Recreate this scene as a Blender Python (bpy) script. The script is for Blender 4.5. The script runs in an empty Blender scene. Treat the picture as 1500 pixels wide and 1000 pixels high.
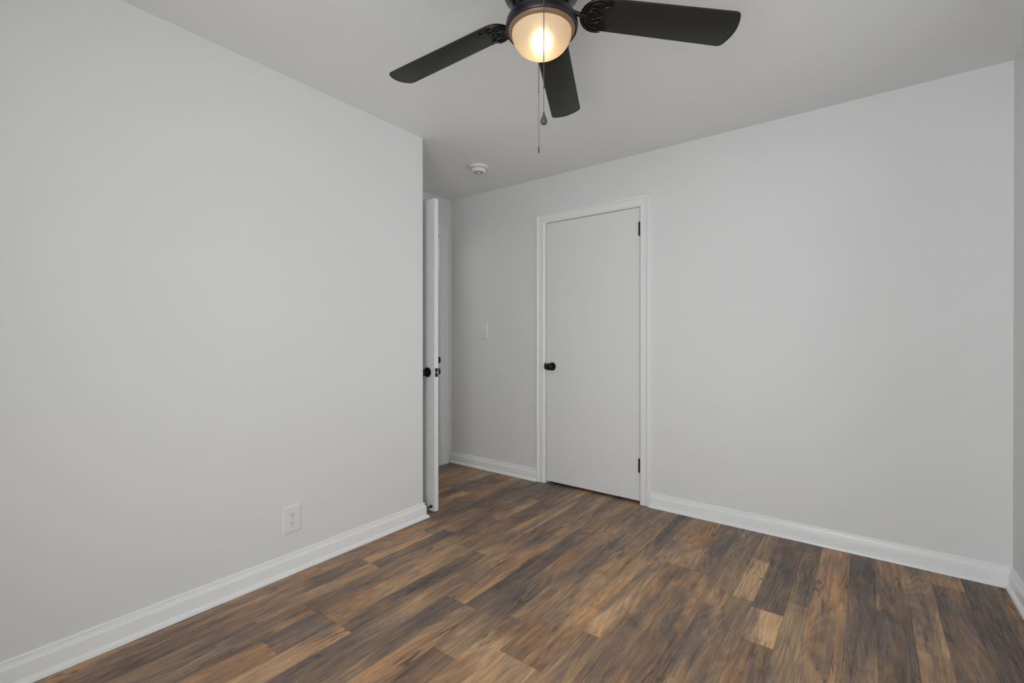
import bpy, bmesh, math, random
from math import sin, cos, pi, radians, sqrt
from mathutils import Vector, Matrix

SC = bpy.context.scene
COL = SC.collection

# ------------------------------------------------------------------ camera
H_CAM, YAW, PITCH = 1.137, 0.6467, -0.0026
cam_d = bpy.data.cameras.new('camera')
cam_d.sensor_width = 36.0
cam_d.lens = 673.81 / 1500 * 36.0
cam_d.shift_y = -3.1 / 1500
cam_d.clip_start = 0.02
cam = bpy.data.objects.new('camera', cam_d)
cam.location = (0, 0, H_CAM)
cam.rotation_euler = (pi / 2 + PITCH, 0, YAW)
COL.objects.link(cam)
SC.camera = cam

# ------------------------------------------------------------------ room dimensions
XL, XR, XE = -2.205, 0.560, -3.0          # left wall, right wall, end wall of the door recess
YB, YN, YC = 3.046, -0.56, 1.987          # back wall, near wall, outer corner of the left wall
ZC = 2.40
T = 0.12                                   # wall thickness
WIN_R = (1.68, 2.68, 0.14, 2.28)           # window in the right wall: y0 y1 z0 z1
WIN_N = (-0.80, 0.42, 0.14, 2.28)         # unseen window added in the near wall for its light: x0 x1 z0 z1

# ------------------------------------------------------------------ daylight
SKY = 0.05
DAY = [  # window, from, to, watts, spread
    ('right', 1.70, 2.66, 4.7, 95), ('near', -0.78, 0.40, 45.0, 172),
]
HALL_W = 6.5  # watts of the fill lamp added in the hall
SC.view_settings.view_transform = 'Standard'
SC.view_settings.look = 'None'
SC.view_settings.gamma = 1.0
SC.view_settings.use_curve_mapping = False
SC.view_settings.exposure = 0.0
W = bpy.data.worlds.new('overcast_sky')
SC.world = W
W.use_nodes = True
bg = W.node_tree.nodes['Background']
bg.inputs['Color'].default_value = (0.96, 0.985, 1.0, 1)
bg.inputs['Strength'].default_value = SKY


def daylight(side, a0, a1, watts, spread):
    """area lamp just outside an unseen window, standing in for daylight (right wall: a0..a1 along y; near wall: along x)"""
    if watts <= 0:
        return
    l = bpy.data.lights.new('daylight_standin', 'AREA')
    l.shape = 'RECTANGLE'
    l.energy, l.spread, l.color = watts, radians(spread), (0.945, 0.98, 1.0)
    z0, z1 = WIN_R[2:] if side == 'right' else WIN_N[2:]
    l.size, l.size_y = (z1 - z0, a1 - a0) if side == 'right' else (a1 - a0, z1 - z0)
    o = bpy.data.objects.new('daylight_standin', l)
    m, zc = (a0 + a1) / 2, (z0 + z1) / 2
    o.location = (XR + T + .02, m, zc) if side == 'right' else (m, YN - T - .02, zc)
    o.rotation_euler = (0, pi / 2, 0) if side == 'right' else (pi / 2, 0, 0)
    COL.objects.link(o)


for args in DAY:
    daylight(*args)

hall_l = bpy.data.lights.new('hall_fill', 'POINT')          # unseen fill lamp added in the hall to brighten the door recess
hall_l.energy, hall_l.shadow_soft_size, hall_l.color = HALL_W, 0.35, (1.0, 0.97, 0.93)
hall_o = bpy.data.objects.new('hall_fill', hall_l)
hall_o.location = (-3.62, 2.25, 2.22)
COL.objects.link(hall_o)

# ------------------------------------------------------------------ materials


def lin(c):
    c /= 255.0
    return c / 12.92 if c <= 0.04045 else ((c + 0.055) / 1.055) ** 2.4


def srgb(r, g, b, k=1.0):
    return (lin(r) * k, lin(g) * k, lin(b) * k, 1)


class NT:
    def __init__(self, name):
        self.m = bpy.data.materials.new(name)
        self.m.use_nodes = True
        self.t = self.m.node_tree
        self.p = self.t.nodes['Principled BSDF']
        self.out = self.t.nodes['Material Output']

    def n(self, kind, **kw):
        nd = self.t.nodes.new(kind)
        for k, v in kw.items():
            setattr(nd, k, v)
        return nd

    def l(self, a, b):
        self.t.links.new(a, b)


def paint(name, albedo, rough, bump=0.04, scale=220, mottle=0.012):
    """rolled wall paint: faint colour mottling and a fine orange-peel bump"""
    q = NT(name)
    tc = q.n('ShaderNodeTexCoord')
    n1 = q.n('ShaderNodeTexNoise')
    n1.inputs['Scale'].default_value = 1.7
    n1.inputs['Detail'].default_value = 3
    q.l(tc.outputs['Object'], n1.inputs['Vector'])
    mx = q.n('ShaderNodeMix', data_type='RGBA')
    mx.inputs['A'].default_value = tuple(max(0, a - mottle) for a in albedo) + (1,)
    mx.inputs['B'].default_value = tuple(a + mottle for a in albedo) + (1,)
    q.l(n1.outputs['Fac'], mx.inputs['Factor'])
    q.l(mx.outputs['Result'], q.p.inputs['Base Color'])
    n2 = q.n('ShaderNodeTexNoise')
    n2.inputs['Scale'].default_value = scale
    n2.inputs['Detail'].default_value = 2
    q.l(tc.outputs['Object'], n2.inputs['Vector'])
    b = q.n('ShaderNodeBump')
    b.inputs['Strength'].default_value = bump
    b.inputs['Distance'].default_value = 0.002
    q.l(n2.outputs['Fac'], b.inputs['Height'])
    q.l(b.outputs['Normal'], q.p.inputs['Normal'])
    q.p.inputs['Roughness'].default_value = rough
    return q.m


def plain(name, col, rough, metal=0.0, noise=0.0, spec=0.5, coat=0.0):
    q = NT(name)
    tc = q.n('ShaderNodeTexCoord')
    n1 = q.n('ShaderNodeTexNoise')
    n1.inputs['Scale'].default_value = 60
    n1.inputs['Detail'].default_value = 3
    q.l(tc.outputs['Object'], n1.inputs['Vector'])
    mx = q.n('ShaderNodeMix', data_type='RGBA')
    mx.inputs['A'].default_value = tuple(c * (1 - noise) for c in col[:3]) + (1,)
    mx.inputs['B'].default_value = tuple(c * (1 + noise) for c in col[:3]) + (1,)
    q.l(n1.outputs['Fac'], mx.inputs['Factor'])
    q.l(mx.outputs['Result'], q.p.inputs['Base Color'])
    q.p.inputs['Roughness'].default_value = rough
    q.p.inputs['Metallic'].default_value = metal
    q.p.inputs['Specular IOR Level'].default_value = spec
    q.p.inputs['Coat Weight'].default_value = coat
    return q.m


M_WALL = paint('wall_paint', (0.795, 0.80, 0.797), 0.55)
M_CEIL = paint('ceiling_paint', (0.872, 0.88, 0.876), 0.8)
M_TRIM = paint('trim_paint', (0.885, 0.89, 0.888), 0.26, bump=0.015, mottle=0.006)
M_DOOR = paint('door_paint', (0.815, 0.82, 0.817), 0.38, bump=0.02, mottle=0.008)
M_PLATE = plain('white_plastic', (0.82, 0.82, 0.81), 0.35, noise=0.01)
M_SLOT = plain('slot_shadow', (0.03, 0.03, 0.03), 0.7)
M_BLACK = plain('black_hardware', (0.012, 0.012, 0.012), 0.3, metal=0.6, noise=0.2)
M_STEEL = plain('latch_steel', (0.30, 0.29, 0.28), 0.45, metal=1.0, noise=0.05)
M_RUBBER = plain('black_rubber', (0.015, 0.015, 0.015), 0.6, noise=0.2)
M_BLADE = plain('blade_black', (0.019, 0.019, 0.019), 0.45, noise=0.08, spec=0.4)
M_IRON = plain('blade_iron_gloss', (0.007, 0.007, 0.007), 0.25, noise=0.2, spec=0.4)
M_BRONZE = plain('oil_rubbed_bronze', (0.020, 0.017, 0.021), 0.36, metal=0.3, noise=0.12)
M_COLLAR = plain('brown_metal', (0.28, 0.17, 0.10), 0.42, metal=0.3, noise=0.08)
M_MOTOR = plain('motor_black', (0.014, 0.013, 0.014), 0.25, metal=0.3, noise=0.1)
M_CHAIN = plain('chain_metal', (0.10, 0.095, 0.09), 0.35, metal=0.7, noise=0.1)
M_FOB = plain('pull_fob', (0.07, 0.068, 0.065), 0.45, noise=0.1)
M_DARKGAP = plain('dark_subfloor', (0.03, 0.024, 0.02), 0.9)


def glass_pane():
    q = NT('window_glass')
    q.t.nodes.remove(q.p)
    tr = q.n('ShaderNodeBsdfTransparent')
    gl = q.n('ShaderNodeBsdfGlossy')
    gl.inputs['Roughness'].default_value = 0.02
    ge = q.n('ShaderNodeNewGeometry')                      # two-sided Schlick reflectance
    dt = q.n('ShaderNodeVectorMath', operation='DOT_PRODUCT')
    q.l(ge.outputs['Normal'], dt.inputs[0])
    q.l(ge.outputs['Incoming'], dt.inputs[1])
    ab = q.n('ShaderNodeMath', operation='ABSOLUTE')
    q.l(dt.outputs['Value'], ab.inputs[0])
    om = q.n('ShaderNodeMath', operation='SUBTRACT')
    om.inputs[0].default_value = 1.0
    q.l(ab.outputs[0], om.inputs[1])
    pw = q.n('ShaderNodeMath', operation='POWER')
    pw.inputs[1].default_value = 5.0
    q.l(om.outputs[0], pw.inputs[0])
    fr = q.n('ShaderNodeMath', operation='MULTIPLY_ADD')
    fr.inputs[1].default_value = 0.96
    fr.inputs[2].default_value = 0.04
    q.l(pw.outputs[0], fr.inputs[0])
    ms = q.n('ShaderNodeMixShader')
    q.l(fr.outputs[0], ms.inputs['Fac'])
    q.l(tr.outputs['BSDF'], ms.inputs[1])
    q.l(gl.outputs['BSDF'], ms.inputs[2])
    q.l(ms.outputs['Shader'], q.out.inputs['Surface'])
    return q.m


M_GLASS = glass_pane()


def bowl_glass():
    """frosted amber-tinted glass: a diffusing skin over a rough see-through body"""
    q = NT('frosted_glass')
    q.t.nodes.remove(q.p)
    tl = q.n('ShaderNodeBsdfTranslucent')
    tl.inputs['Color'].default_value = (0.92, 0.76, 0.56, 1)
    df = q.n('ShaderNodeBsdfDiffuse')
    df.inputs['Color'].default_value = (0.85, 0.74, 0.60, 1)
    rf = q.n('ShaderNodeBsdfRefraction')
    rf.inputs['Color'].default_value = (1.0, 0.86, 0.66, 1)
    rf.inputs['Roughness'].default_value = 0.85
    rf.inputs['IOR'].default_value = 1.27
    m1 = q.n('ShaderNodeMixShader')
    m1.inputs['Fac'].default_value = 0.45
    q.l(tl.outputs['BSDF'], m1.inputs[1])
    q.l(df.outputs['BSDF'], m1.inputs[2])
    m2 = q.n('ShaderNodeMixShader')
    m2.inputs['Fac'].default_value = 0.30
    q.l(m1.outputs['Shader'], m2.inputs[1])
    q.l(rf.outputs['BSDF'], m2.inputs[2])
    q.l(m2.outputs['Shader'], q.out.inputs['Surface'])
    return q.m


M_BOWL = bowl_glass()


def bulb_mat():
    q = NT('lit_bulb')
    q.p.inputs['Base Color'].default_value = (1, 0.9, 0.75, 1)
    q.p.inputs['Emission Color'].default_value = (1.0, 0.83, 0.60, 1)
    q.p.inputs['Emission Strength'].default_value = 11.0
    return q.m


M_BULB = bulb_mat()


def floor_mat():
    """rustic multi-strip laminate; each strip carries its own tone, long grain and smoky stains"""
    q = NT('laminate_planks')
    tc = q.n('ShaderNodeTexCoord')
    tone = q.n('ShaderNodeAttribute', attribute_name='tone')
    seed = q.n('ShaderNodeAttribute', attribute_name='seed')
    off = q.n('ShaderNodeVectorMath', operation='MULTIPLY_ADD')
    off.inputs[1].default_value = (37.0, 37.0, 37.0)
    q.l(seed.outputs['Color'], off.inputs[0])
    q.l(tc.outputs['Object'], off.inputs[2])

    def noise(sx, sy, scale, detail, rough=0.55, dist=0.0):
        mp = q.n('ShaderNodeMapping')
        mp.inputs['Scale'].default_value = (sx, sy, 1)
        q.l(off.outputs['Vector'], mp.inputs['Vector'])
        nz = q.n('ShaderNodeTexNoise')
        nz.inputs['Scale'].default_value = scale
        nz.inputs['Detail'].default_value = detail
        nz.inputs['Roughness'].default_value = rough
        nz.inputs['Distortion'].default_value = dist
        q.l(mp.outputs['Vector'], nz.inputs['Vector'])
        return nz

    def ramp(src, stops):
        r = q.n('ShaderNodeValToRGB')
        el = r.color_ramp.elements
        while len(el) < len(stops):
            el.new(0.5)
        for e, (p, v) in zip(el, stops):
            e.position = p
            e.color = (v, v, v, 1) if isinstance(v, (int, float)) else v
        q.l(src, r.inputs['Fac'])
        return r

    def mix(fac, a, b, blend='MIX'):
        mx = q.n('ShaderNodeMix', data_type='RGBA', blend_type=blend)
        for s, v in (('Factor', fac), ('A', a), ('B', b)):
            if isinstance(v, (int, float)):
                mx.inputs[s].default_value = v
            elif isinstance(v, tuple):
                mx.inputs[s].default_value = v
            else:
                q.l(v, mx.inputs[s])
        return mx.outputs['Result']

    def math_(op, a, b=None):
        m = q.n('ShaderNodeMath', operation=op)
        for k, v in enumerate((a, b)):
            if v is None:
                continue
            if isinstance(v, (int, float)):
                m.inputs[k].default_value = v
            else:
                q.l(v, m.inputs[k])
        return m.outputs[0]

    def vec(src, sx, sy):
        mp = q.n('ShaderNodeMapping')
        mp.inputs['Scale'].default_value = (sx, sy, 1)
        q.l(src, mp.inputs['Vector'])
        return mp.outputs['Vector']

    boff = q.n('ShaderNodeVectorMath', operation='MULTIPLY_ADD')      # one offset per board (two strips)
    boff.inputs[1].default_value = (53.0, 53.0, 53.0)
    bseed = q.n('ShaderNodeAttribute', attribute_name='board')
    q.l(bseed.outputs['Color'], boff.inputs[0])
    q.l(tc.outputs['Object'], boff.inputs[2])
    sep = q.n('ShaderNodeSeparateColor')
    q.l(tone.outputs['Color'], sep.inputs['Color'])

    streak = noise(1.0, 0.055, 44, 9, 0.74, 0.7)       # light and dark streaks along the grain
    fine = noise(1.0, 0.045, 240, 4, 0.7, 0.2)        # pores
    mid = noise(1.0, 0.09, 14, 7, 0.66, 0.6)
    stain = q.n('ShaderNodeTexNoise')                  # smoky patches that run across the strips of one board
    stain.inputs['Scale'].default_value = 8.0
    stain.inputs['Detail'].default_value = 6
    stain.inputs['Roughness'].default_value = 0.62
    stain.inputs['Distortion'].default_value = 0.5
    q.l(vec(boff.outputs['Vector'], 1.0, 0.34), stain.inputs['Vector'])
    smoke = noise(1.0, 0.20, 9.0, 6, 0.66, 1.2)       # blue-grey weathering
    hue = noise(1.0, 0.3, 7.0, 3, 0.5, 0.3)
    knot = noise(1.0, 0.62, 15, 2, 0.5)
    ring = noise(1.0, 0.10, 7.5, 1.5, 0.4, 0.25)      # contour lines of this field make the cathedral figure
    rl = math_('SINE', math_('MULTIPLY', ring.outputs['Fac'], 150.0))

    f = math_('ADD', 0.44, math_('MULTIPLY', math_('SUBTRACT', sep.outputs[0], 0.5), 0.92))
    f = math_('ADD', f, math_('MULTIPLY', math_('SUBTRACT', streak.outputs['Fac'], 0.5), 0.72))
    f = math_('ADD', f, math_('MULTIPLY', math_('SUBTRACT', mid.outputs['Fac'], 0.5), 0.85))
    f = math_('ADD', f, math_('MULTIPLY', math_('SUBTRACT', stain.outputs['Fac'], 0.5), 0.80))
    f = math_('ADD', f, math_('MULTIPLY', math_('SUBTRACT', fine.outputs['Fac'], 0.5), 0.60))
    f = math_('ADD', f, math_('MULTIPLY', rl, 0.055))
    G = FLOOR_GAIN
    base = ramp(f, [(0.02, srgb(64, 56, 53, G)), (0.22, srgb(88, 75, 67, G)), (0.42, srgb(115, 94, 77, G)),
                    (0.58, srgb(136, 110, 86, G)), (0.78, srgb(162, 129, 96, G)), (0.98, srgb(182, 149, 114, G))])
    c = base.outputs['Color']
    w = math_('ADD', sep.outputs[1], math_('MULTIPLY', math_('SUBTRACT', hue.outputs['Fac'], 0.5), 1.6))
    tint = ramp(w, [(0.1, (0.93, 0.985, 1.06, 1)), (0.5, (1.0, 1.0, 1.0, 1)), (0.95, (1.10, 0.96, 0.84, 1))])
    c = mix(1.0, c, tint.outputs['Color'], 'MULTIPLY')
    sm = ramp(smoke.outputs['Fac'], [(0.54, 0.0), (0.66, 0.72)])
    c = mix(sm.outputs['Color'], c, mix(1.0, srgb(88, 82, 82, G), ramp(streak.outputs['Fac'], [(0.3, 0.6), (0.7, 1.35)]).outputs['Color'], 'MULTIPLY'))
    blot = noise(1.0, 0.50, 9.5, 5, 0.6, 0.6)         # rounded dark weather blotches
    bl = ramp(blot.outputs['Fac'], [(0.60, 0.0), (0.76, 0.80)])
    c = mix(bl.outputs['Color'], c, srgb(72, 64, 62, G))
    crack = noise(1.0, 0.07, 15, 4, 0.6, 0.5)         # thin dark cracks, only here and there
    cm = noise(1.0, 0.25, 8, 2, 0.5)
    ck = ramp(math_('ABSOLUTE', math_('SUBTRACT', crack.outputs['Fac'], 0.5)), [(0.0, 0.85), (0.016, 0.0)])
    cg = ramp(cm.outputs['Fac'], [(0.50, 0.0), (0.60, 1.0)])
    c = mix(mix(1.0, ck.outputs['Color'], cg.outputs['Color'], 'MULTIPLY'), c, srgb(58, 50, 47, G))
    kn = ramp(knot.outputs['Fac'], [(0.71, 0.0), (0.80, 0.75)])
    c = mix(kn.outputs['Color'], c, srgb(56, 50, 50, G))
    q.l(c, q.p.inputs['Base Color'])
    rr = q.n('ShaderNodeMapRange')
    rr.inputs['To Min'].default_value = 0.42
    rr.inputs['To Max'].default_value = 0.56
    q.l(fine.outputs['Fac'], rr.inputs['Value'])
    q.l(rr.outputs['Result'], q.p.inputs['Roughness'])
    q.p.inputs['Specular IOR Level'].default_value = 0.35
    b = q.n('ShaderNodeBump')
    b.inputs['Strength'].default_value = 0.10
    b.inputs['Distance'].default_value = 0.001
    q.l(fine.outputs['Fac'], b.inputs['Height'])
    q.l(b.outputs['Normal'], q.p.inputs['Normal'])
    return q.m


FLOOR_GAIN = 1.66
M_FLOOR = floor_mat()

# ------------------------------------------------------------------ mesh helpers


def new():
    return bmesh.new()


def box(bm, x0, x1, y0, y1, z0, z1, bev=0.0, seg=2):
    vs = [bm.verts.new(p) for p in ((x0, y0, z0), (x1, y0, z0), (x1, y1, z0), (x0, y1, z0),
                                    (x0, y0, z1), (x1, y0, z1), (x1, y1, z1), (x0, y1, z1))]
    fs = [bm.faces.new([vs[i] for i in f]) for f in
          ((3, 2, 1, 0), (4, 5, 6, 7), (0, 1, 5, 4), (1, 2, 6, 5), (2, 3, 7, 6), (3, 0, 4, 7))]
    if bev:
        es = list({e for f in fs for e in f.edges})
        bmesh.ops.bevel(bm, geom=es, offset=bev, segments=seg, profile=0.5, affect='EDGES')


def lathe(bm, prof, n=48, mat=Matrix.Identity(4), caps=True):
    """prof: list of (radius, height) along local +Z"""
    rings = []
    for r, z in prof:
        if r < 1e-6:
            rings.append([bm.verts.new(mat @ Vector((0, 0, z)))])
        else:
            rings.append([bm.verts.new(mat @ Vector((r * cos(2 * pi * i / n), r * sin(2 * pi * i / n), z))) for i in range(n)])
    for a, b in zip(rings, rings[1:]):
        for i in range(n):
            j = (i + 1) % n
            if len(a) == 1 and len(b) == 1:
                continue
            if len(a) == 1:
                bm.faces.new((a[0], b[j], b[i]))
            elif len(b) == 1:
                bm.faces.new((a[i], a[j], b[0]))
            else:
                bm.faces.new((a[i], a[j], b[j], b[i]))
    if caps:
        for rg in (rings[0], rings[-1]):
            if len(rg) > 1:
                bm.faces.new(rg)


def tube(bm, pts, rad, n=8):
    """round bar through the points; rad is a number or one radius per point"""
    pts = [Vector(p) for p in pts]
    rads = rad if isinstance(rad, (list, tuple)) else [rad] * len(pts)
    rings = []
    up = Vector((0.123, 0.231, 0.97)).normalized()
    for i, p in enumerate(pts):
        d = (pts[min(i + 1, len(pts) - 1)] - pts[max(i - 1, 0)]).normalized()
        a = d.cross(up)
        if a.length < 1e-3:
            a = d.cross(Vector((1, 0, 0)))
        a.normalize()
        b = d.cross(a).normalized()
        rings.append([bm.verts.new(p + (a * cos(2 * pi * k / n) + b * sin(2 * pi * k / n)) * rads[i]) for k in range(n)])
    for r0, r1 in zip(rings, rings[1:]):
        for k in range(n):
            bm.faces.new((r0[k], r0[(k + 1) % n], r1[(k + 1) % n], r1[k]))
    bm.faces.new(rings[0][::-1])
    bm.faces.new(rings[-1])


def sweep(bm, path, prof, place):
    """mitred sweep of prof [(side, out)] along a 2-D path; place(a, b, out) -> 3-D point.
    'side' is measured to the left of the travel direction"""
    n = len(path)
    rings = []
    P = [Vector(p) for p in path]
    for i in range(n):
        d0 = (P[i] - P[i - 1]).normalized() if i else None
        d1 = (P[i + 1] - P[i]).normalized() if i < n - 1 else None
        if d0 is None:
            d0 = d1
        if d1 is None:
            d1 = d0
        n0, n1 = Vector((-d0.y, d0.x)), Vector((-d1.y, d1.x))
        m = (n0 + n1).normalized()
        k = 1.0 / max(0.2, m.dot(n0))
        rings.append([bm.verts.new(place(P[i].x + m.x * s * k, P[i].y + m.y * s * k, o)) for s, o in prof])
    L = len(prof)
    for a, b in zip(rings, rings[1:]):
        for i in range(L):
            j = (i + 1) % L
            bm.faces.new((a[i], a[j], b[j], b[i]))
    bm.faces.new(rings[0][::-1])
    bm.faces.new(rings[-1])


def obj(name, bm, mat, parent=None, smooth=False, angle=35):
    bmesh.ops.recalc_face_normals(bm, faces=bm.faces)
    me = bpy.data.meshes.new(name)
    bm.to_mesh(me)
    bm.free()
    for m in (mat if isinstance(mat, (list, tuple)) else [mat]):
        me.materials.append(m)
    if smooth:
        for p in me.polygons:
            p.use_smooth = True
        me.set_sharp_from_angle(angle=radians(angle))
    o = bpy.data.objects.new(name, me)
    COL.objects.link(o)
    if parent:
        o.parent = parent
    return o


def struct(name, bm, mat, parent=None, **kw):
    o = obj(name, bm, mat, parent, **kw)
    if parent is None:
        o['kind'] = 'structure'
    return o


def thing(name, label, cat, loc=(0, 0, 0), rot=(0, 0, 0)):
    o = bpy.data.objects.new(name, None)
    o.empty_display_size = 0.05
    o.location, o.rotation_euler = loc, rot
    o['label'], o['category'] = label, cat
    COL.objects.link(o)
    return o


# ------------------------------------------------------------------ floor: strips traced as laid, parallel to the left wall
SLANT = 0.0125
EDGES = [0.70, 0.58, 0.477, 0.376, 0.264, 0.172, 0.059, -0.040, -0.164, -0.242, -0.360, -0.442, -0.527, -0.652, -0.777, -0.850,
         -0.932, -1.030, -1.128, -1.232, -1.331, -1.440, -1.545, -1.645, -1.775, -1.880, -1.957, -2.055, -2.160, -2.26, -2.365,
         -2.46, -2.57, -2.67, -2.775, -2.87, -2.98, -3.08, -3.18, -3.28, -3.39, -3.49, -3.59, -3.70, -3.80, -3.90, -4.01, -4.12, -4.25]
# tone of a strip: (lightness, warmth), both 0..1 round 0.5
TAN, LTAN, MID, RED, DRK, GRY, GTAN, GDK = ((.64, .62), (.82, .42), (.52, .52), (.50, .85), (.40, .58), (.45, .18), (.64, .26), (.36, .18))
PAL = [TAN, MID, MID, RED, DRK, GRY, GTAN, GDK, MID, TAN, RED, GRY]
# strip index -> list of (y where the piece ends, tone) from the back wall towards the viewer
TRACED = {
    1: [(2.63, DRK), (1.9, MID), (0.9, DRK)],
    2: [(2.05, DRK), (1.2, GDK)],
    3: [(2.867, TAN), (2.243, DRK), (1.5, MID)],
    4: [(2.227, GTAN), (1.2, MID)],
    5: [(2.455, MID), (1.6, DRK)],
    6: [(1.95, GRY), (1.1, TAN)],
    7: [(1.9, TAN), (1.0, TAN)],
    8: [(2.298, GDK), (1.5, GTAN)],
    9: [(2.166, GDK), (1.915, LTAN), (1.0, RED)],
    10: [(2.646, MID), (2.211, LTAN), (1.1, MID)],
    11: [(2.068, MID), (1.72, GRY), (1.2, TAN)],
    12: [(2.335, GRY), (1.75, RED), (1.1, MID)],
    13: [(2.62, RED), (2.335, GTAN), (1.95, RED), (1.2, MID)],
    14: [(1.85, GTAN), (1.591, LTAN), (1.42, GRY), (0.9, GTAN)],
    15: [(2.45, GDK), (1.95, TAN), (1.6, TAN), (1.309, RED), (0.9, LTAN)],
    16: [(2.53, MID), (2.05, MID), (1.552, GTAN), (1.309, RED), (0.9, LTAN)],
    17: [(2.4, GRY), (1.85, GDK), (1.50, TAN), (1.37, RED), (1.2, LTAN), (0.7, RED)],
    18: [(2.45, MID), (1.8, RED), (1.4, GDK), (1.177, GTAN), (0.6, RED)],
    19: [(2.399, GTAN), (1.85, GRY), (1.446, GDK), (1.15, MID), (0.5, TAN)],
    20: [(2.399, MID), (1.75, MID), (1.446, TAN), (0.9, GDK), (0.4, TAN)],
    21: [(2.47, MID), (1.95, MID), (1.615, TAN), (1.1, GTAN), (0.5, GDK)],
    22: [(2.6, MID), (1.839, TAN), (1.3, GDK), (1.041, MID), (0.5, LTAN)],
    23: [(2.40, GRY), (1.839, TAN), (1.30, TAN), (1.041, RED), (0.811, GDK), (0.3, RED)],
    24: [(2.677, DRK), (2.247, TAN), (1.937, DRK), (1.35, TAN), (1.03, DRK), (0.811, TAN), (0.3, GRY)],
    25: [(2.677, GDK), (2.247, DRK), (1.937, MID), (1.421, GDK), (1.03, LTAN), (0.85, GTAN), (0.3, MID)],
    26: [(2.3, GDK), (1.855, MID), (1.422, LTAN), (1.1, GDK), (0.85, MID), (0.2, DRK)],
    27: [(2.814, GRY), (1.855, DRK), (1.24, TAN), (0.5, MID)],
}


# joints that show as a sharp end; the other ends above are soft changes of tone
HARD = {3: (2.867,), 4: (2.227,), 5: (2.455,), 8: (2.298,), 9: (2.166, 1.915), 10: (2.646, 2.211), 11: (2.068,), 12: (2.335,), 13: (2.335, 2.62),
        14: (1.591,), 15: (1.309,), 16: (1.552, 1.309), 17: (1.50,), 18: (1.177,), 19: (1.446,), 20: (2.399, 1.446), 21: (2.47, 1.615),
        22: (1.839, 1.041), 23: (1.839, 1.041, 0.811), 24: (2.677, 2.247, 1.03), 25: (1.937, 1.421, 0.85), 26: (1.855, 1.422), 27: (2.814, 1.24)}


def build_floor():
    rnd = random.Random(11)
    bm = new()
    tone = bm.loops.layers.float_color.new('tone')
    seed = bm.loops.layers.float_color.new('seed')
    board = bm.loops.layers.float_color.new('board')
    y_top, y_bot = 3.75, -0.62
    gap = 0.0002

    def face(x0, x1, ya, yb, ca, cb, m=0, z=0.0, s=(0, 0, 0, 1), bs=(0, 0, 0, 1)):
        vs = [bm.verts.new((x + SLANT * (y - 2.5), y, z)) for x, y in ((x0, ya), (x1, ya), (x1, yb), (x0, yb))]
        f = bm.faces.new(vs)
        f.material_index = m
        for lp, c in zip(f.loops, (ca, ca, cb, cb)):
            lp[tone] = c
            lp[seed] = s
            lp[board] = bs

    for i in range(len(EDGES) - 1):
        x1, x0 = EDGES[i], EDGES[i + 1]
        hard = set(HARD.get(i, ()))
        segs = []
        y = y_top
        for ye, c in TRACED.get(i, []):
            segs.append((y, ye, c, ye in hard))
            y = ye
        while y > y_bot:
            ye = max(y_bot, y - rnd.uniform(0.35, 0.9))
            if ye - y_bot < 0.15:
                ye = y_bot
            segs.append((y, ye, rnd.choice(PAL), rnd.random() < 0.55))
            y = ye
        rb = random.Random((i + 1) // 2 * 7919 + 3)
        bs = (rb.random(), rb.random(), rb.random(), 1)
        piece = []                                   # soft changes of tone inside one piece are gradients, joints are sharp
        for n, sg in enumerate(segs):
            piece.append(sg)
            if not sg[3] and n < len(segs) - 1:
                continue
            k = rnd.uniform(-.05, .05)
            sd = (rnd.random(), rnd.random(), rnd.random(), 1)
            rows = [(piece[0][0] - gap, piece[0][2])]
            for p, q2 in zip(piece, piece[1:]):
                w = 0.35 * min(p[0] - p[1], q2[0] - q2[1])
                rows += [(p[1] + w, p[2]), (p[1] - w, q2[2])]
            rows.append((piece[-1][1] + gap, piece[-1][2]))
            for (ya, ca), (yb, cb) in zip(rows, rows[1:]):
                face(x0 + gap, x1 - gap, yb, ya, (cb[0] + k, cb[1], 0, 1), (ca[0] + k, ca[1], 0, 1), s=sd, bs=bs)
            piece = []
    face(EDGES[-1], EDGES[0], y_bot, y_top, (0, 0, 0, 1), (0, 0, 0, 1), 1, -0.0012)
    for x0, x1 in ((EDGES[-1], EDGES[0]),):                 # slab under the boards
        vs = [bm.verts.new(p) for p in ((x0, y_bot, -.05), (x1, y_bot, -.05), (x1, y_top, -.05), (x0, y_top, -.05))]
        f = bm.faces.new(vs)
        f.material_index = 1
    me = bpy.data.meshes.new('floor')
    bm.to_mesh(me)
    bm.free()
    me.materials.append(M_FLOOR)
    me.materials.append(M_DARKGAP)
    o = bpy.data.objects.new('floor', me)
    COL.objects.link(o)
    o['kind'] = 'structure'


build_floor()

# ------------------------------------------------------------------ ceiling and walls
b = new(); box(b, -4.25, XR + T, YN - T, 3.75, ZC, ZC + .1); struct('ceiling', b, M_CEIL)

# left wall turns the outer corner into the door recess
b = new()
prof = [(-2.205, YN - T), (-2.205, YC - .006), (-2.2068, YC - .0018), (-2.211, YC), (-3.12, YC), (-3.12, YC - T), (XL - T, YC - T), (XL - T, YN - T)]
lo = [b.verts.new((x, y, 0)) for x, y in prof]
hi = [b.verts.new((x, y, ZC)) for x, y in prof]
for i in range(len(prof)):
    j = (i + 1) % len(prof)
    b.faces.new((lo[i], lo[j], hi[j], hi[i]))
b.faces.new(lo[::-1]); b.faces.new(hi)
struct('wall_left', b, M_WALL)

# back wall with the closet opening
DX0, DX1, DZ = -1.966, -1.199, 2.038       # jamb faces and head of the closet opening
JT = 0.018
b = new()
box(b, -4.25, DX0 - JT, YB, YB + T, 0, ZC)
box(b, DX1 + JT, XR + T, YB, YB + T, 0, ZC)
box(b, DX0 - JT, DX1 + JT, YB, YB + T, DZ + JT, ZC)
bmesh.ops.remove_doubles(b, verts=b.verts, dist=1e-5)
struct('wall_back', b, M_WALL)

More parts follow.
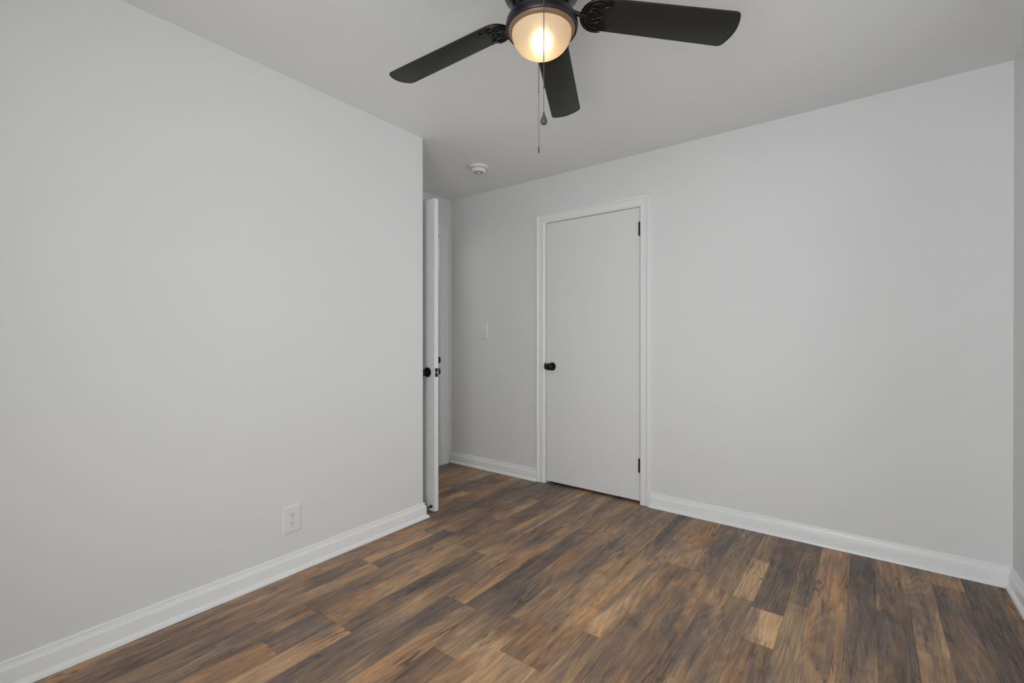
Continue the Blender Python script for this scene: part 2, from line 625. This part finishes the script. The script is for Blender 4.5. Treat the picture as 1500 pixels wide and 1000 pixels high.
# end wall of the recess with the doorway to the hall
EY0, EY1, EZ = 2.085, 2.895, 2.062
b = new()
box(b, XE - T, XE, YC, EY0 - JT, 0, ZC)
box(b, XE - T, XE, EY1 + JT, YB, 0, ZC)
box(b, XE - T, XE, EY0 - JT, EY1 + JT, EZ + JT, ZC)
struct('wall_end', b, M_WALL)

# right wall and near wall, each with a window opening
y0, y1, z0, z1 = WIN_R
b = new()
box(b, XR, XR + T, YN - T, y0, 0, ZC); box(b, XR, XR + T, y1, YB, 0, ZC)
box(b, XR, XR + T, y0, y1, 0, z0); box(b, XR, XR + T, y0, y1, z1, ZC)
struct('wall_right', b, M_WALL)
x0, x1, z0, z1 = WIN_N
b = new()
box(b, XL, x0, YN - T, YN, 0, ZC); box(b, x1, XR, YN - T, YN, 0, ZC)
box(b, x0, x1, YN - T, YN, 0, z0); box(b, x0, x1, YN - T, YN, z1, ZC)
struct('wall_near', b, M_WALL)

# hall beyond the doorway and the closet behind the shut door
b = new()
box(b, -4.25, -4.13, 0.9, 3.046, 0, ZC); box(b, -4.13, XL - T, 0.9, 1.0, 0, ZC)
struct('wall_hall', b, M_WALL)
b = new()
box(b, -2.4, -2.3, YB + T, 3.75, 0, ZC); box(b, -0.9, -0.8, YB + T, 3.75, 0, ZC); box(b, -2.4, -0.8, 3.70, 3.80, 0, ZC)
struct('wall_closet', b, M_WALL)


def window(name, along, face, u0, u1, z0, z1, sign):
    """double-hung window set in the wall thickness; along='x' or 'y'"""
    def bx(bm, ua, ub, da, db, za, zb):
        da, db = sorted((face + sign * da, face + sign * db))
        if along == 'x':
            box(bm, ua, ub, da, db, za, zb, .002, 1)
        else:
            box(bm, da, db, ua, ub, za, zb, .002, 1)
    root = bpy.data.objects.new(name, None)
    root['kind'] = 'structure'
    COL.objects.link(root)
    f = new()
    w = .035
    bx(f, u0, u0 + w, .02, T, z0, z1); bx(f, u1 - w, u1, .02, T, z0, z1)
    bx(f, u0 + w, u1 - w, .02, T, z1 - w, z1); bx(f, u0 + w, u1 - w, .02, T, z0, z0 + w)
    obj('window_frame', f, M_TRIM, root)
    zm = (z0 + z1) / 2
    for za, zb, d in ((z0 + w, zm + .02, .05), (zm - .02, z1 - w, .08)):
        s = new()
        bx(s, u0 + w, u0 + w + .03, d, d + .025, za, zb); bx(s, u1 - w - .03, u1 - w, d, d + .025, za, zb)
        bx(s, u0 + w + .03, u1 - w - .03, d, d + .025, za, za + .035); bx(s, u0 + w + .03, u1 - w - .03, d, d + .025, zb - .035, zb)
        so = obj('sash', s, M_TRIM, root)
        g = new()
        dd = face + sign * (d + .012)
        ua, ub, zc, zd = u0 + w + .03, u1 - w - .03, za + .035, zb - .035
        pts = [(ua, zc), (ub, zc), (ub, zd), (ua, zd)]
        g.faces.new([g.verts.new((u, dd, z) if along == 'x' else (dd, u, z)) for u, z in pts])
        obj('pane', g, M_GLASS, so)
    c = new()
    cw = .07
    def cx(ua, ub, za, zb):
        da, db = sorted((face, face - sign * .016))
        if along == 'x':
            box(c, ua, ub, da, db, za, zb, .003, 1)
        else:
            box(c, da, db, ua, ub, za, zb, .003, 1)
    cx(u0 - cw, u0, z0 - .02, z1 + cw); cx(u1, u1 + cw, z0 - .02, z1 + cw); cx(u0, u1, z1, z1 + cw)
    cx(u0 - cw - .02, u1 + cw + .02, z0 - .045, z0 - .02)
    obj('window_casing', c, M_TRIM, root)


window('window_1', 'y', XR, *WIN_R, 1)
window('added_window_2', 'x', YN, *WIN_N, -1)  # added behind the camera, placed and sized to light the room

# ------------------------------------------------------------------ baseboards with a moulded cap and a quarter-round shoe
BASE = [(0, 0), (.029, 0), (.0286, .006), (.0264, .0115), (.0220, .0160), (.0165, .0190), (.0150, .0196), (.0150, .0655), (.0142, .0680), (.0128, .0690),
        (.0112, .0715), (.0088, .0760), (.0072, .0805), (.0066, .0838), (.0052, .0850), (.0052, .0862), (.0070, .0872), (.0070, .0895), (.0056, .0925), (.0030, .0950), (0, .0955)]


def baseboard(name, path):
    """path runs with the room on its left-hand side"""
    bm = new()
    sweep(bm, path, BASE, lambda a, bb, o: Vector((a, bb, o)))
    struct(name, bm, M_TRIM, smooth=True, angle=28)


baseboard('baseboard_left', [(-2.985, YC), (XL, YC), (XL, YN)])
baseboard('baseboard_alcove', [(-2.0455, YB), (-2.994, YB)])
baseboard('baseboard_right', [(XR, YN), (XR, YB), (-1.127, YB)])
baseboard('baseboard_near', [(XL + .03, YN), (XR - .03, YN)])

# ------------------------------------------------------------------ door casings (colonial: thick back band, hollow, thin inner edge)
CW = 0.070
CAS = [(0, 0), (0, .0165), (.003, .0185), (.013, .0185), (.0165, .0165), (.0185, .0125), (.024, .0112), (.036, .0108), (.048, .0125), (.055, .0135),
       (.062, .0120), (.067, .0090), (.070, .0045), (.070, 0)]


def casing_bm(a0, a1, top, place, width=CW):
    """a0, a1 = outer edges of the legs, top = outer edge of the head; the profile runs inwards from the outer edge"""
    bm = new()
    k = width / CW
    sweep(bm, [(a1, 0), (a1, top), (a0, top), (a0, 0)], [(s * k, o) for s, o in CAS], place)
    return bm


c = struct('trim_1', casing_bm(-2.0455, -1.1290, 2.1105, lambda a, z, o: Vector((a, YB - o, z))), M_TRIM, smooth=True, angle=28)
j = new()
box(j, DX0 - JT, DX0, YB - .001, YB + T, 0, DZ + JT); box(j, DX1, DX1 + JT, YB - .001, YB + T, 0, DZ + JT)
box(j, DX0, DX1, YB - .001, YB + T, DZ, DZ + JT)
box(j, DX0, DX0 + .011, YB + .037, YB + .07, 0, DZ); box(j, DX1 - .011, DX1, YB + .037, YB + .07, 0, DZ)
box(j, DX0 + .011, DX1 - .011, YB + .037, YB + .07, DZ - .011, DZ)
obj('jamb', j, M_TRIM, c)

c2 = struct('trim_2', casing_bm(EY0 - .075, EY1 + .095, 2.142, lambda a, z, o: Vector((XE + o, a, z)), 0.085), M_TRIM, smooth=True, angle=28)
j = new()
box(j, XE - T, XE + .001, EY0 - JT, EY0, 0, EZ + JT); box(j, XE - T, XE + .001, EY1, EY1 + JT, 0, EZ + JT)
box(j, XE - T, XE + .001, EY0, EY1, EZ, EZ + JT)
box(j, XE - .075, XE - .040, EY1 - .011, EY1, 0, EZ); box(j, XE - .075, XE - .040, EY0, EY0 + .011, 0, EZ)
box(j, XE - .075, XE - .040, EY0 + .011, EY1 - .011, EZ - .011, EZ)
obj('jamb', j, M_TRIM, c2)


# ------------------------------------------------------------------ door hardware
def strike_bm(hh=.029, w=.028, lip=.016):
    """plate in the local XZ plane (y = thickness); a rounded lip curls off its +X edge"""
    bm = new()
    box(bm, -w, 0, -.0018, .0, -hh, hh, .0006, 1)
    n = 16
    front, back = [], []
    for i in range(n + 1):
        a = -pi / 2 + pi * i / n
        z = sin(a) * hh * .92
        x = cos(a) * lip
        front.append((x, -.0018 - x * .30, z)); back.append((x, .0004 - x * .30, z))
    vf = [bm.verts.new(p) for p in front]; vb = [bm.verts.new(p) for p in back]
    for i in range(n):
        bm.faces.new((vf[i], vf[i + 1], vb[i + 1], vb[i]))
    bm.faces.new(vf); bm.faces.new(vb[::-1]); bm.faces.new((vf[0], vb[0], vb[n], vf[n]))
    return bm


sp = obj('strike_plate', strike_bm(), M_BLACK, c)
sp.location = (DX0 + .0006, YB - .0005, .917)
sp.rotation_euler = (0, 0, -pi / 2)
sp['label'] = 'black strike plate'
sp = obj('strike_plate', strike_bm(lip=.024), M_BLACK, c2)
sp.location = (XE + .001, EY1 - .0008, .942)
sp['label'] = 'black strike plate'

KNOB = [(0, 0), (.0325, 0), (.0325, .004), (.030, .008), (.022, .010), (.0135, .012), (.0115, .016), (.0110, .026), (.0125, .030), (.0190, .034),
        (.0245, .040), (.0268, .047), (.0268, .053), (.0245, .060), (.0185, .065), (.0120, .0672), (.0105, .0662), (.0085, .0655), (0, .0655)]
PHI_RINGS = 40


def knob(parent, x, y, z, direction):
    """rosette and ball knob whose axis runs along +Y or -Y"""
    base = Matrix.Translation((x, y, z)) @ Matrix.Rotation(-direction * pi / 2, 4, 'X')
    bm = new(); lathe(bm, KNOB[6:], PHI_RINGS, base)
    k = obj('door_knob', bm, M_BLACK, parent, smooth=True, angle=40)
    bm = new(); lathe(bm, KNOB[:7], PHI_RINGS, base)
    obj('rosette', bm, M_BLACK, k, smooth=True, angle=40)
    k['label'] = 'black round door knob'


# ------------------------------------------------------------------ closet door (shut, flat slab)
DR = bpy.data.objects.new('door_1', None)
DR['kind'] = 'structure'
COL.objects.link(DR)
b = new(); box(b, DX0 + .004, DX1 - .004, YB, YB + .035, .020, DZ - .004, .0015, 2)
obj('door_slab', b, M_DOOR, DR)
knob(DR, -1.907, YB, .917, -1)
for zc in (1.886, .264):
    b = new()
    xh = DX1 - .002
    tube(b, [(xh, YB - .0065, zc - .044), (xh, YB - .0065, zc + .044)], .0062, 14)
    for s in (-1, 1):
        lathe(b, [(.0062, 0), (.0068, .001), (.0068, .003), (.004, .0055), (0, .006)], 14,
              Matrix.Translation((xh, YB - .0065, zc + s * .044)) @ (Matrix.Identity(4) if s > 0 else Matrix.Rotation(pi, 4, 'X')))
    box(b, xh - .010, xh + .004, YB - .0035, YB - .0005, zc - .044, zc + .044)
    hg = obj('hinge', b, M_BLACK, DR, smooth=True)
    hg['label'] = 'black butt hinge'

# ------------------------------------------------------------------ entry door (standing open against the return wall)
D2 = bpy.data.objects.new('door_2', None)
D2['kind'] = 'structure'
COL.objects.link(D2)
EX0, EX1, EYA, EYB2 = -2.965, -2.1935, 2.0735, 2.1075
b = new(); box(b, EX0, EX1, EYA, EYB2, .013, 2.043, .0012, 2)
obj('door_slab', b, M_DOOR, D2)
knob(D2, -2.258, EYA, .914, -1)
knob(D2, -2.258, EYB2, .914, 1)
b = new(); box(b, EX1 - .001, EX1 + .0012, EYA + .005, EYB2 - .005, .914 - .0285, .914 + .0285, .0005, 1)
lp = obj('latch_plate', b, M_BLACK, D2)
lp['label'] = 'black latch plate on the door edge'
b = new()
vs = [(EX1 + .001, EYA + .011), (EX1 + .001, EYB2 - .011), (EX1 + .0075, EYB2 - .0115), (EX1 + .006, EYB2 - .015)]
lo = [b.verts.new((x, y, .914 - .0055)) for x, y in vs]; hi = [b.verts.new((x, y, .914 + .0055)) for x, y in vs]
for i in range(4):
    b.faces.new((lo[i], lo[(i + 1) % 4], hi[(i + 1) % 4], hi[i]))
b.faces.new(lo[::-1]); b.faces.new(hi)
lb = obj('latch_bolt', b, M_STEEL, lp)
lb['label'] = 'steel latch bolt'
for zc in (.264, 1.06, 1.866):
    b = new()
    tube(b, [(EX0 - .006, EYB2 - .034 - .006, zc - .044), (EX0 - .006, EYB2 - .034 - .006, zc + .044)], .006, 12)
    box(b, EX0 - .006, EX0 + .0006, EYA, EYB2 - .004, zc - .044, zc + .044)
    obj('hinge', b, M_BLACK, D2, smooth=True)

# ------------------------------------------------------------------ door stop on the baseboard behind the open door
ds = thing('door_stop', 'small black door stop on the baseboard behind the open white door', 'door stop', (-2.2185, YC + .014, .044))
L = EYA - (YC + .014)
RX = Matrix.Rotation(-pi / 2, 4, 'X')
b = new(); lathe(b, [(0, 0), (.0125, 0), (.0125, .002), (.008, .006), (.0045, .008), (.0040, L - .016), (0, L - .016)], 20, RX)
obj('rod', b, M_BLACK, ds, smooth=True)
b = new(); lathe(b, [(0, L - .017), (.0075, L - .017), (.0098, L - .012), (.0098, L - .004), (.0080, L - .0005), (0, L - .0005)], 20, RX)
obj('bumper', b, M_RUBBER, ds, smooth=True)


# ------------------------------------------------------------------ wall plates (local: x across, z up, -y out of the wall)
def plate_bm(w, h, t=.0065):
    bm = new()
    e = .006
    out = [(-w / 2, 0, -h / 2), (w / 2, 0, -h / 2), (w / 2, 0, h / 2), (-w / 2, 0, h / 2)]
    mid = [(x, -t * .45, z) for x, _, z in out]
    inn = [(x - math.copysign(e, x), -t, z - math.copysign(e, z)) for x, _, z in out]
    R = [[bm.verts.new(p) for p in ring] for ring in (out, mid, inn)]
    for a, bb in zip(R, R[1:]):
        for i in range(4):
            bm.faces.new((a[i], a[(i + 1) % 4], bb[(i + 1) % 4], bb[i]))
    bm.faces.new(R[2]); bm.faces.new(R[0][::-1])
    return bm


def screw(parent, x, z, y):
    bm = new(); lathe(bm, [(0, 0), (.0033, 0), (.0030, .0010), (0, .0014)], 16, Matrix.Translation((x, y, z)) @ Matrix.Rotation(pi / 2, 4, 'X'))
    s = obj('screw', bm, M_PLATE, parent, smooth=True)
    bm = new(); box(bm, -.0026, .0026, -.0016, -.0011, -.0004, .0004)
    k = obj('slot', bm, M_SLOT, s)
    k.location = (x, y, z); k.rotation_euler = (0, .6, 0)


ot = thing('wall_outlet', 'white duplex power outlet low on the left wall above the baseboard', 'outlet', (XL, 1.140, .258), (0, 0, pi / 2))
obj('cover_plate', plate_bm(.090, .130), M_PLATE, ot)
screw(ot, 0, 0, -.0065)
for s in (1, -1):
    zc = s * .0195
    bm = new()
    n = 28
    ring = []
    for i in range(n):
        a = 2 * pi * i / n
        x, z = .0172 * cos(a), .0172 * sin(a)
        ring.append((x, max(-.0140, min(.0140, z))))
    fr = [bm.verts.new((x, -.0082, zc + z)) for x, z in ring]; bk = [bm.verts.new((x, -.0060, zc + z)) for x, z in ring]
    for i in range(n):
        bm.faces.new((bk[i], bk[(i + 1) % n], fr[(i + 1) % n], fr[i]))
    bm.faces.new(fr); bm.faces.new(bk[::-1])
    bmesh.ops.remove_doubles(bm, verts=bm.verts, dist=1e-6)
    rc = obj('receptacle', bm, M_PLATE, ot)
    for sx, hh in ((-1, .0046), (1, .0038)):
        bm = new(); box(bm, sx * .0063 - .0012, sx * .0063 + .0012, -.0085, -.0080, zc + .0035 - hh, zc + .0035 + hh)
        obj('slot', bm, M_SLOT, rc)['label'] = 'dark vertical slot'
    bm = new(); lathe(bm, [(0, 0), (.0026, 0), (.0026, .0005), (0, .0005)], 16, Matrix.Translation((0, -.0080, zc - .0082)) @ Matrix.Rotation(pi / 2, 4, 'X'))
    obj('ground_hole', bm, M_SLOT, rc)['label'] = 'dark round hole'

sw = thing('light_switch', 'white toggle light switch on the back wall beside the closet door', 'switch', (-2.606, YB, 1.197))
obj('cover_plate', plate_bm(.088, .130), M_PLATE, sw)
for z in (.030, -.030):
    screw(sw, 0, z, -.0065)
bm = new(); box(bm, -.0055, .0055, -.0078, -.0062, -.0125, .0125, .0008, 1)
obj('toggle_frame', bm, M_PLATE, sw)
bm = new(); box(bm, -.0042, .0042, -.019, 0, -.0050, .0050, .0012, 2)
tg = obj('toggle', bm, M_PLATE, sw)
tg.location = (0, -.006, .002); tg.rotation_euler = (-.55, 0, 0)

# ------------------------------------------------------------------ smoke detector on the ceiling
sd = thing('smoke_detector', 'round white smoke detector on the ceiling of the door recess', 'smoke detector', (-2.243, 2.560, ZC))
bm = new(); lathe(bm, [(0, 0), (.071, 0), (.0715, -.004), (.070, -.011), (.066, -.0165), (.055, -.0175), (0, -.0175)], 56)
obj('base_plate', bm, M_PLATE, sd, smooth=True)
bm = new(); lathe(bm, [(.0470, -.0170), (.0470, -.0215), (.0555, -.0225), (.0560, -.027), (.0535, -.037), (.0475, -.0435), (.040, -.0455), (.036, -.0435), (.0, -.0430)], 56)
obj('sensor_body', bm, M_PLATE, sd, smooth=True)
bm = new()
for i in range(14):
    a = 2 * pi * i / 14
    ca, sa = cos(a), sin(a)
    p = [(.020, .0028), (.033, .0036), (.033, -.0036), (.020, -.0028)]
    vs = [bm.verts.new((r * ca - t * sa, r * sa + t * ca, -.0436)) for r, t in p]
    bm.faces.new(vs)
obj('vent_slots', bm, M_SLOT, sd)['label'] = 'dark slots around the test button'
bm = new(); lathe(bm, [(0, -.0425), (.0125, -.0425), (.0125, -.0455), (.010, -.0468), (0, -.0470)], 28)
obj('test_button', bm, M_PLATE, sd, smooth=True)

# ------------------------------------------------------------------ ceiling fan
FX, FY = -0.8195, 1.2440
fan = thing('ceiling_fan', 'black five-blade ceiling fan with a lit amber frosted glass bowl', 'ceiling fan', (FX, FY, ZC))


def Z(z):
    return z - ZC


bm = new()
lathe(bm, [(0, 0), (.088, 0), (.090, -.006), (.088, -.030), (.078, -.036), (.078, -.050), (.108, -.062), (.124, -.080), (.128, -.100), (.128, -.140), (.122, -.155),
           (.1075, -.168), (.098, -.176), (.084, -.188), (.072, -.191), (.062, -.1925), (0, -.1925)], 64)
obj('motor_housing', bm, M_MOTOR, fan, smooth=True)
bm = new(); lathe(bm, [(0, Z(2.209)), (.058, Z(2.209)), (.058, Z(2.205)), (.066, Z(2.200)), (.066, Z(2.170)), (.058, Z(2.163)), (0, Z(2.163))], 48)
obj('switch_housing', bm, M_BRONZE, fan, smooth=True)
# light-kit ring: rounded rim, outer lip and a reflecting hollow under it
bm = new()
lathe(bm, [(0, Z(2.164)), (.060, Z(2.1640)), (.090, Z(2.1645)), (.104, Z(2.1630)), (.1115, Z(2.158)), (.1150, Z(2.150)), (.1160, Z(2.140)), (.1155, Z(2.131)),
           (.1138, Z(2.1265)), (.1115, Z(2.1250)), (.1095, Z(2.1262)), (.1085, Z(2.1290)), (.0960, Z(2.1300)), (.0940, Z(2.1400)),
           (.0920, Z(2.1560)), (0, Z(2.1580))], 80)
obj('light_ring', bm, M_BRONZE, fan, smooth=True, angle=50)
bm = new()
lathe(bm, [(.0950, Z(2.1302)), (.1088, Z(2.1285)), (.1075, Z(2.1255)), (.1030, Z(2.1215)), (.0985, Z(2.1190)), (.0962, Z(2.1185)), (.0958, Z(2.1225)), (.0950, Z(2.1302))], 80, caps=False)
cl = obj('bowl_collar', bm, M_COLLAR, fan, smooth=True, angle=50)
cl['label'] = 'brown metal collar round the glass bowl'
bm = new()
prof = []
R0, ZT, ZB = .0955, 2.1190, 2.0480
prof.append((R0 - .001, Z(2.126)))
for i in range(25):
    t = i / 24 * pi / 2
    prof.append((R0 * cos(t) ** .92 if i < 24 else 0.0, Z(ZT - (ZT - ZB) * sin(t))))
lathe(bm, prof, 72, caps=False)
gb = obj('glass_bowl', bm, M_BOWL, fan, smooth=True, angle=80)
gb['label'] = 'frosted amber glass bowl glowing from its bulb'
bm = new()
bmesh.ops.create_uvsphere(bm, u_segments=24, v_segments=16, radius=.0275, matrix=Matrix.Translation((0, 0, Z(2.097))))
lb = obj('light_bulb', bm, M_BULB, fan, smooth=True)
bm = new(); lathe(bm, [(0, Z(2.158)), (.018, Z(2.158)), (.018, Z(2.130)), (.013, Z(2.117)), (0, Z(2.115))], 24)
obj('bulb_socket', bm, M_PLATE, lb, smooth=True)

# one blade with its cast iron, built along +X, then copied round
PITCH_B = -0.1999
DROOP = -.0255 / .444
ZB0 = 2.1828
TILT = Matrix.Translation((.2, 0, Z(ZB0))) @ Matrix.Rotation(math.atan(-DROOP), 4, 'Y') @ Matrix.Rotation(PITCH_B, 4, 'X') @ Matrix.Translation((-.2, 0, 0))
SK = -.0059


def hw(x):
    return .0581 + (.0658 - .0581) * (x - .2) / .444


def blade_outline():
    pts = []
    # root: rounded
    for i in range(13):
        a = pi / 2 + pi * i / 12
        pts.append((.182 + .052 * cos(a) * .95, hw(.182) * sin(a)))
    # -y edge to the tip corner, bowed tip, +y edge
    xt = .650
    w = hw(.63)
    for i in range(6):
        a = -pi / 2 + (pi / 2 - .35) * i / 5
        pts.append((xt - .030 + .018 * cos(a), -w + .018 + .018 * sin(a)))
    for i in range(1, 8):
        t = -1 + 2 * i / 8
        pts.append((xt - .0125 + .0125 * (1 - t * t), t * (w - .014)))
    for i in range(6):
        a = .35 + (pi / 2 - .35) * i / 5
        pts.append((xt - .030 + .018 * cos(a), w - .018 + .018 * sin(a)))
    return pts


bm = new()
o2 = blade_outline()
lo = [bm.verts.new(TILT @ Vector((x, y + SK, 0))) for x, y in o2]
hi = [bm.verts.new(TILT @ Vector((x, y + SK, .0055))) for x, y in o2]
for i in range(len(o2)):
    k = (i + 1) % len(o2)
    bm.faces.new((lo[i], lo[k], hi[k], hi[i]))
f1 = bm.faces.new(lo[::-1]); f2 = bm.faces.new(hi)
bmesh.ops.bevel(bm, geom=list(f1.edges) + list(f2.edges), offset=.0012, segments=2, profile=.5, affect='EDGES')
blade0 = obj('blade', bm, M_BLADE, fan, smooth=True, angle=50)

bm = new()


def tp(x, y, z):
    return TILT @ Vector((x, y + SK, z))


def arc(cx, cy, rx, ry, a0, a1, n, z):
    return [tp(cx + rx * cos(a0 + (a1 - a0) * i / n), cy + ry * sin(a0 + (a1 - a0) * i / n), z) for i in range(n + 1)]


# thin web of the medallion with a scalloped outer edge
web = []
for i in range(17):
    a = pi / 2 + pi * i / 16
    web.append((.184 + .056 * cos(a), .0575 * sin(a)))
for x, y in ((.214, -.0545), (.222, -.047), (.210, -.036), (.196, -.030), (.190, -.020), (.196, -.009), (.203, 0), (.196, .009), (.190, .020),
             (.196, .030), (.210, .036), (.222, .047), (.214, .0545)):
    web.append((x, y))
lo = [bm.verts.new(tp(x, y, -.0035)) for x, y in web]
hi = [bm.verts.new(tp(x, y, -.0006)) for x, y in web]
for i in range(len(web)):
    k = (i + 1) % len(web)
    bm.faces.new((lo[i], lo[k], hi[k], hi[i]))
bm.faces.new(lo[::-1]); bm.faces.new(hi)
# raised rim, inner scroll rim, scallop bead and lobes
tube(bm, arc(.184, 0, .056, .0575, pi / 2 - .35, 3 * pi / 2 + .35, 28, -.0045), .0042, 8)
tube(bm, arc(.186, 0, .045, .046, pi / 2 - .2, 3 * pi / 2 + .2, 24, -.0045), .0028, 8)
sc_pts = [(.222, -.047), (.210, -.036), (.196, -.030), (.190, -.020), (.196, -.009), (.203, 0), (.196, .009), (.190, .020), (.196, .030), (.210, .036), (.222, .047)]
fine = []
for i in range(len(sc_pts) - 1):
    for k in range(4):
        t = k / 4
        p0, p1 = sc_pts[max(i - 1, 0)], sc_pts[i]
        p2, p3 = sc_pts[i + 1], sc_pts[min(i + 2, len(sc_pts) - 1)]
        q = [0.5 * ((2 * p1[d]) + (-p0[d] + p2[d]) * t + (2 * p0[d] - 5 * p1[d] + 4 * p2[d] - p3[d]) * t * t + (-p0[d] + 3 * p1[d] - 3 * p2[d] + p3[d]) * t ** 3) for d in (0, 1)]
        fine.append(tp(q[0], q[1], -.0045))
fine.append(tp(*sc_pts[-1], -.0045))
tube(bm, fine, .0030, 8)
tube(bm, arc(.163, 0, .017, .015, 0, 2 * pi, 24, -.0048), .0028, 8)
for s in (1, -1):
    tube(bm, [tp(.143, s * .006, -.0045), tp(.150, s * .018, -.0048), (tp(.163, s * .027, -.0048)), tp(.178, s * .026, -.0048), tp(.190, s * .020, -.0045)], .0026, 8)
    tube(bm, [tp(.176, s * .009, -.0048), tp(.186, s * .006, -.0048), tp(.203, 0, -.0045)], .0024, 8)
    lathe(bm, [(0, -.0075), (.0035, -.007), (.0045, -.0035), (0, -.003)], 12, TILT @ Matrix.Translation((.200, s * .042 + SK, 0)))
# arm from the motor's flywheel down to the medallion
tube(bm, [(.072, 0, Z(2.198)), (.092, 0, Z(2.197)), (.112, -.001, Z(2.190)), (.126, -.003, Z(2.185)), tp(.145, .002, -.003)], [.011, .0095, .0075, .0075, .006], 12)
iron0 = obj('blade_iron', bm, M_IRON, fan, smooth=True, angle=60)
iron0['label'] = 'glossy black scrollwork blade iron'
ANG0 = 41.67
for k in range(5):
    if k == 0:
        bl, ir = blade0, iron0
    else:
        bl, ir = blade0.copy(), iron0.copy()
        for o in (bl, ir):
            COL.objects.link(o)
            o.parent = fan
    for o in (bl, ir):
        o.rotation_euler = (0, 0, radians(ANG0 + 72 * k))

# pull chains: bead chain above, thin extension below, a fob at the end
fwd = Vector((-sin(YAW), cos(YAW), 0))
rgt = Vector((cos(YAW), sin(YAW), 0))


def chain(x, d, z_top, z_bead, z_end, fob):
    px = rgt * x + fwd * d - Vector((FX, FY, 0))
    bm = new()
    prof = []
    z = z_top
    step = .0038
    while z > z_bead:
        prof += [(.0007, Z(z)), (.0017, Z(z - step * .3)), (.0017, Z(z - step * .6)), (.0007, Z(z - step * .95))]
        z -= step
    prof += [(.0006, Z(z)), (.0020, Z(z - .001)), (.0020, Z(z - .007)), (.0007, Z(z - .008))]
    z -= .008
    while z > z_end:
        prof += [(.0007, Z(z)), (.0009, Z(z - .004))]
        z -= .006
    prof.append((.0007, Z(z_end)))
    lathe(bm, prof, 8, Matrix.Translation(px))
    o = obj('pull_chain', bm, M_CHAIN, fan, smooth=True, angle=60)
    # link that leads back to the switch housing
    bm = new()
    n = px.normalized() if px.length else Vector((1, 0, 0))
    tube(bm, [n * .06 + Vector((0, 0, Z(2.185))), n * (px.length - .004) + Vector((0, 0, Z(2.183))), px + Vector((0, 0, Z(2.180))), px + Vector((0, 0, Z(z_top)))], .0016, 8)
    obj('chain_outlet', bm, M_BRONZE, o, smooth=True)
    bm = new()
    if fob == 'drop':
        lathe(bm, [(0, 0), (.0018, -.0005), (.0026, -.005), (.0050, -.014), (.0085, -.022), (.0105, -.029), (.0102, -.033), (.0085, -.0365), (.0050, -.0385), (0, -.039)], 28,
              Matrix.Translation(px + Vector((0, 0, Z(z_end + .001)))))
    else:
        lathe(bm, [(0, 0), (.0014, -.0005), (.0022, -.005), (.0028, -.010), (.0030, -.022), (.0024, -.0245), (0, -.025)], 20, Matrix.Translation(px + Vector((0, 0, Z(z_end + .001)))))
    p = obj('pendant', bm, M_FOB, o, smooth=True, angle=60)
    o['label'] = 'pull chain with a dark teardrop pendant' if fob == 'drop' else 'thinner pull chain with a slim dark end piece'


chain((796.6 - 750) / 673.81 * 1.362, 1.362, 2.178, 1.885, 1.806, 'drop')
chain((789.2 - 750) / 673.81 * 1.606, 1.606, 2.178, 2.000, 1.806, 'pin')
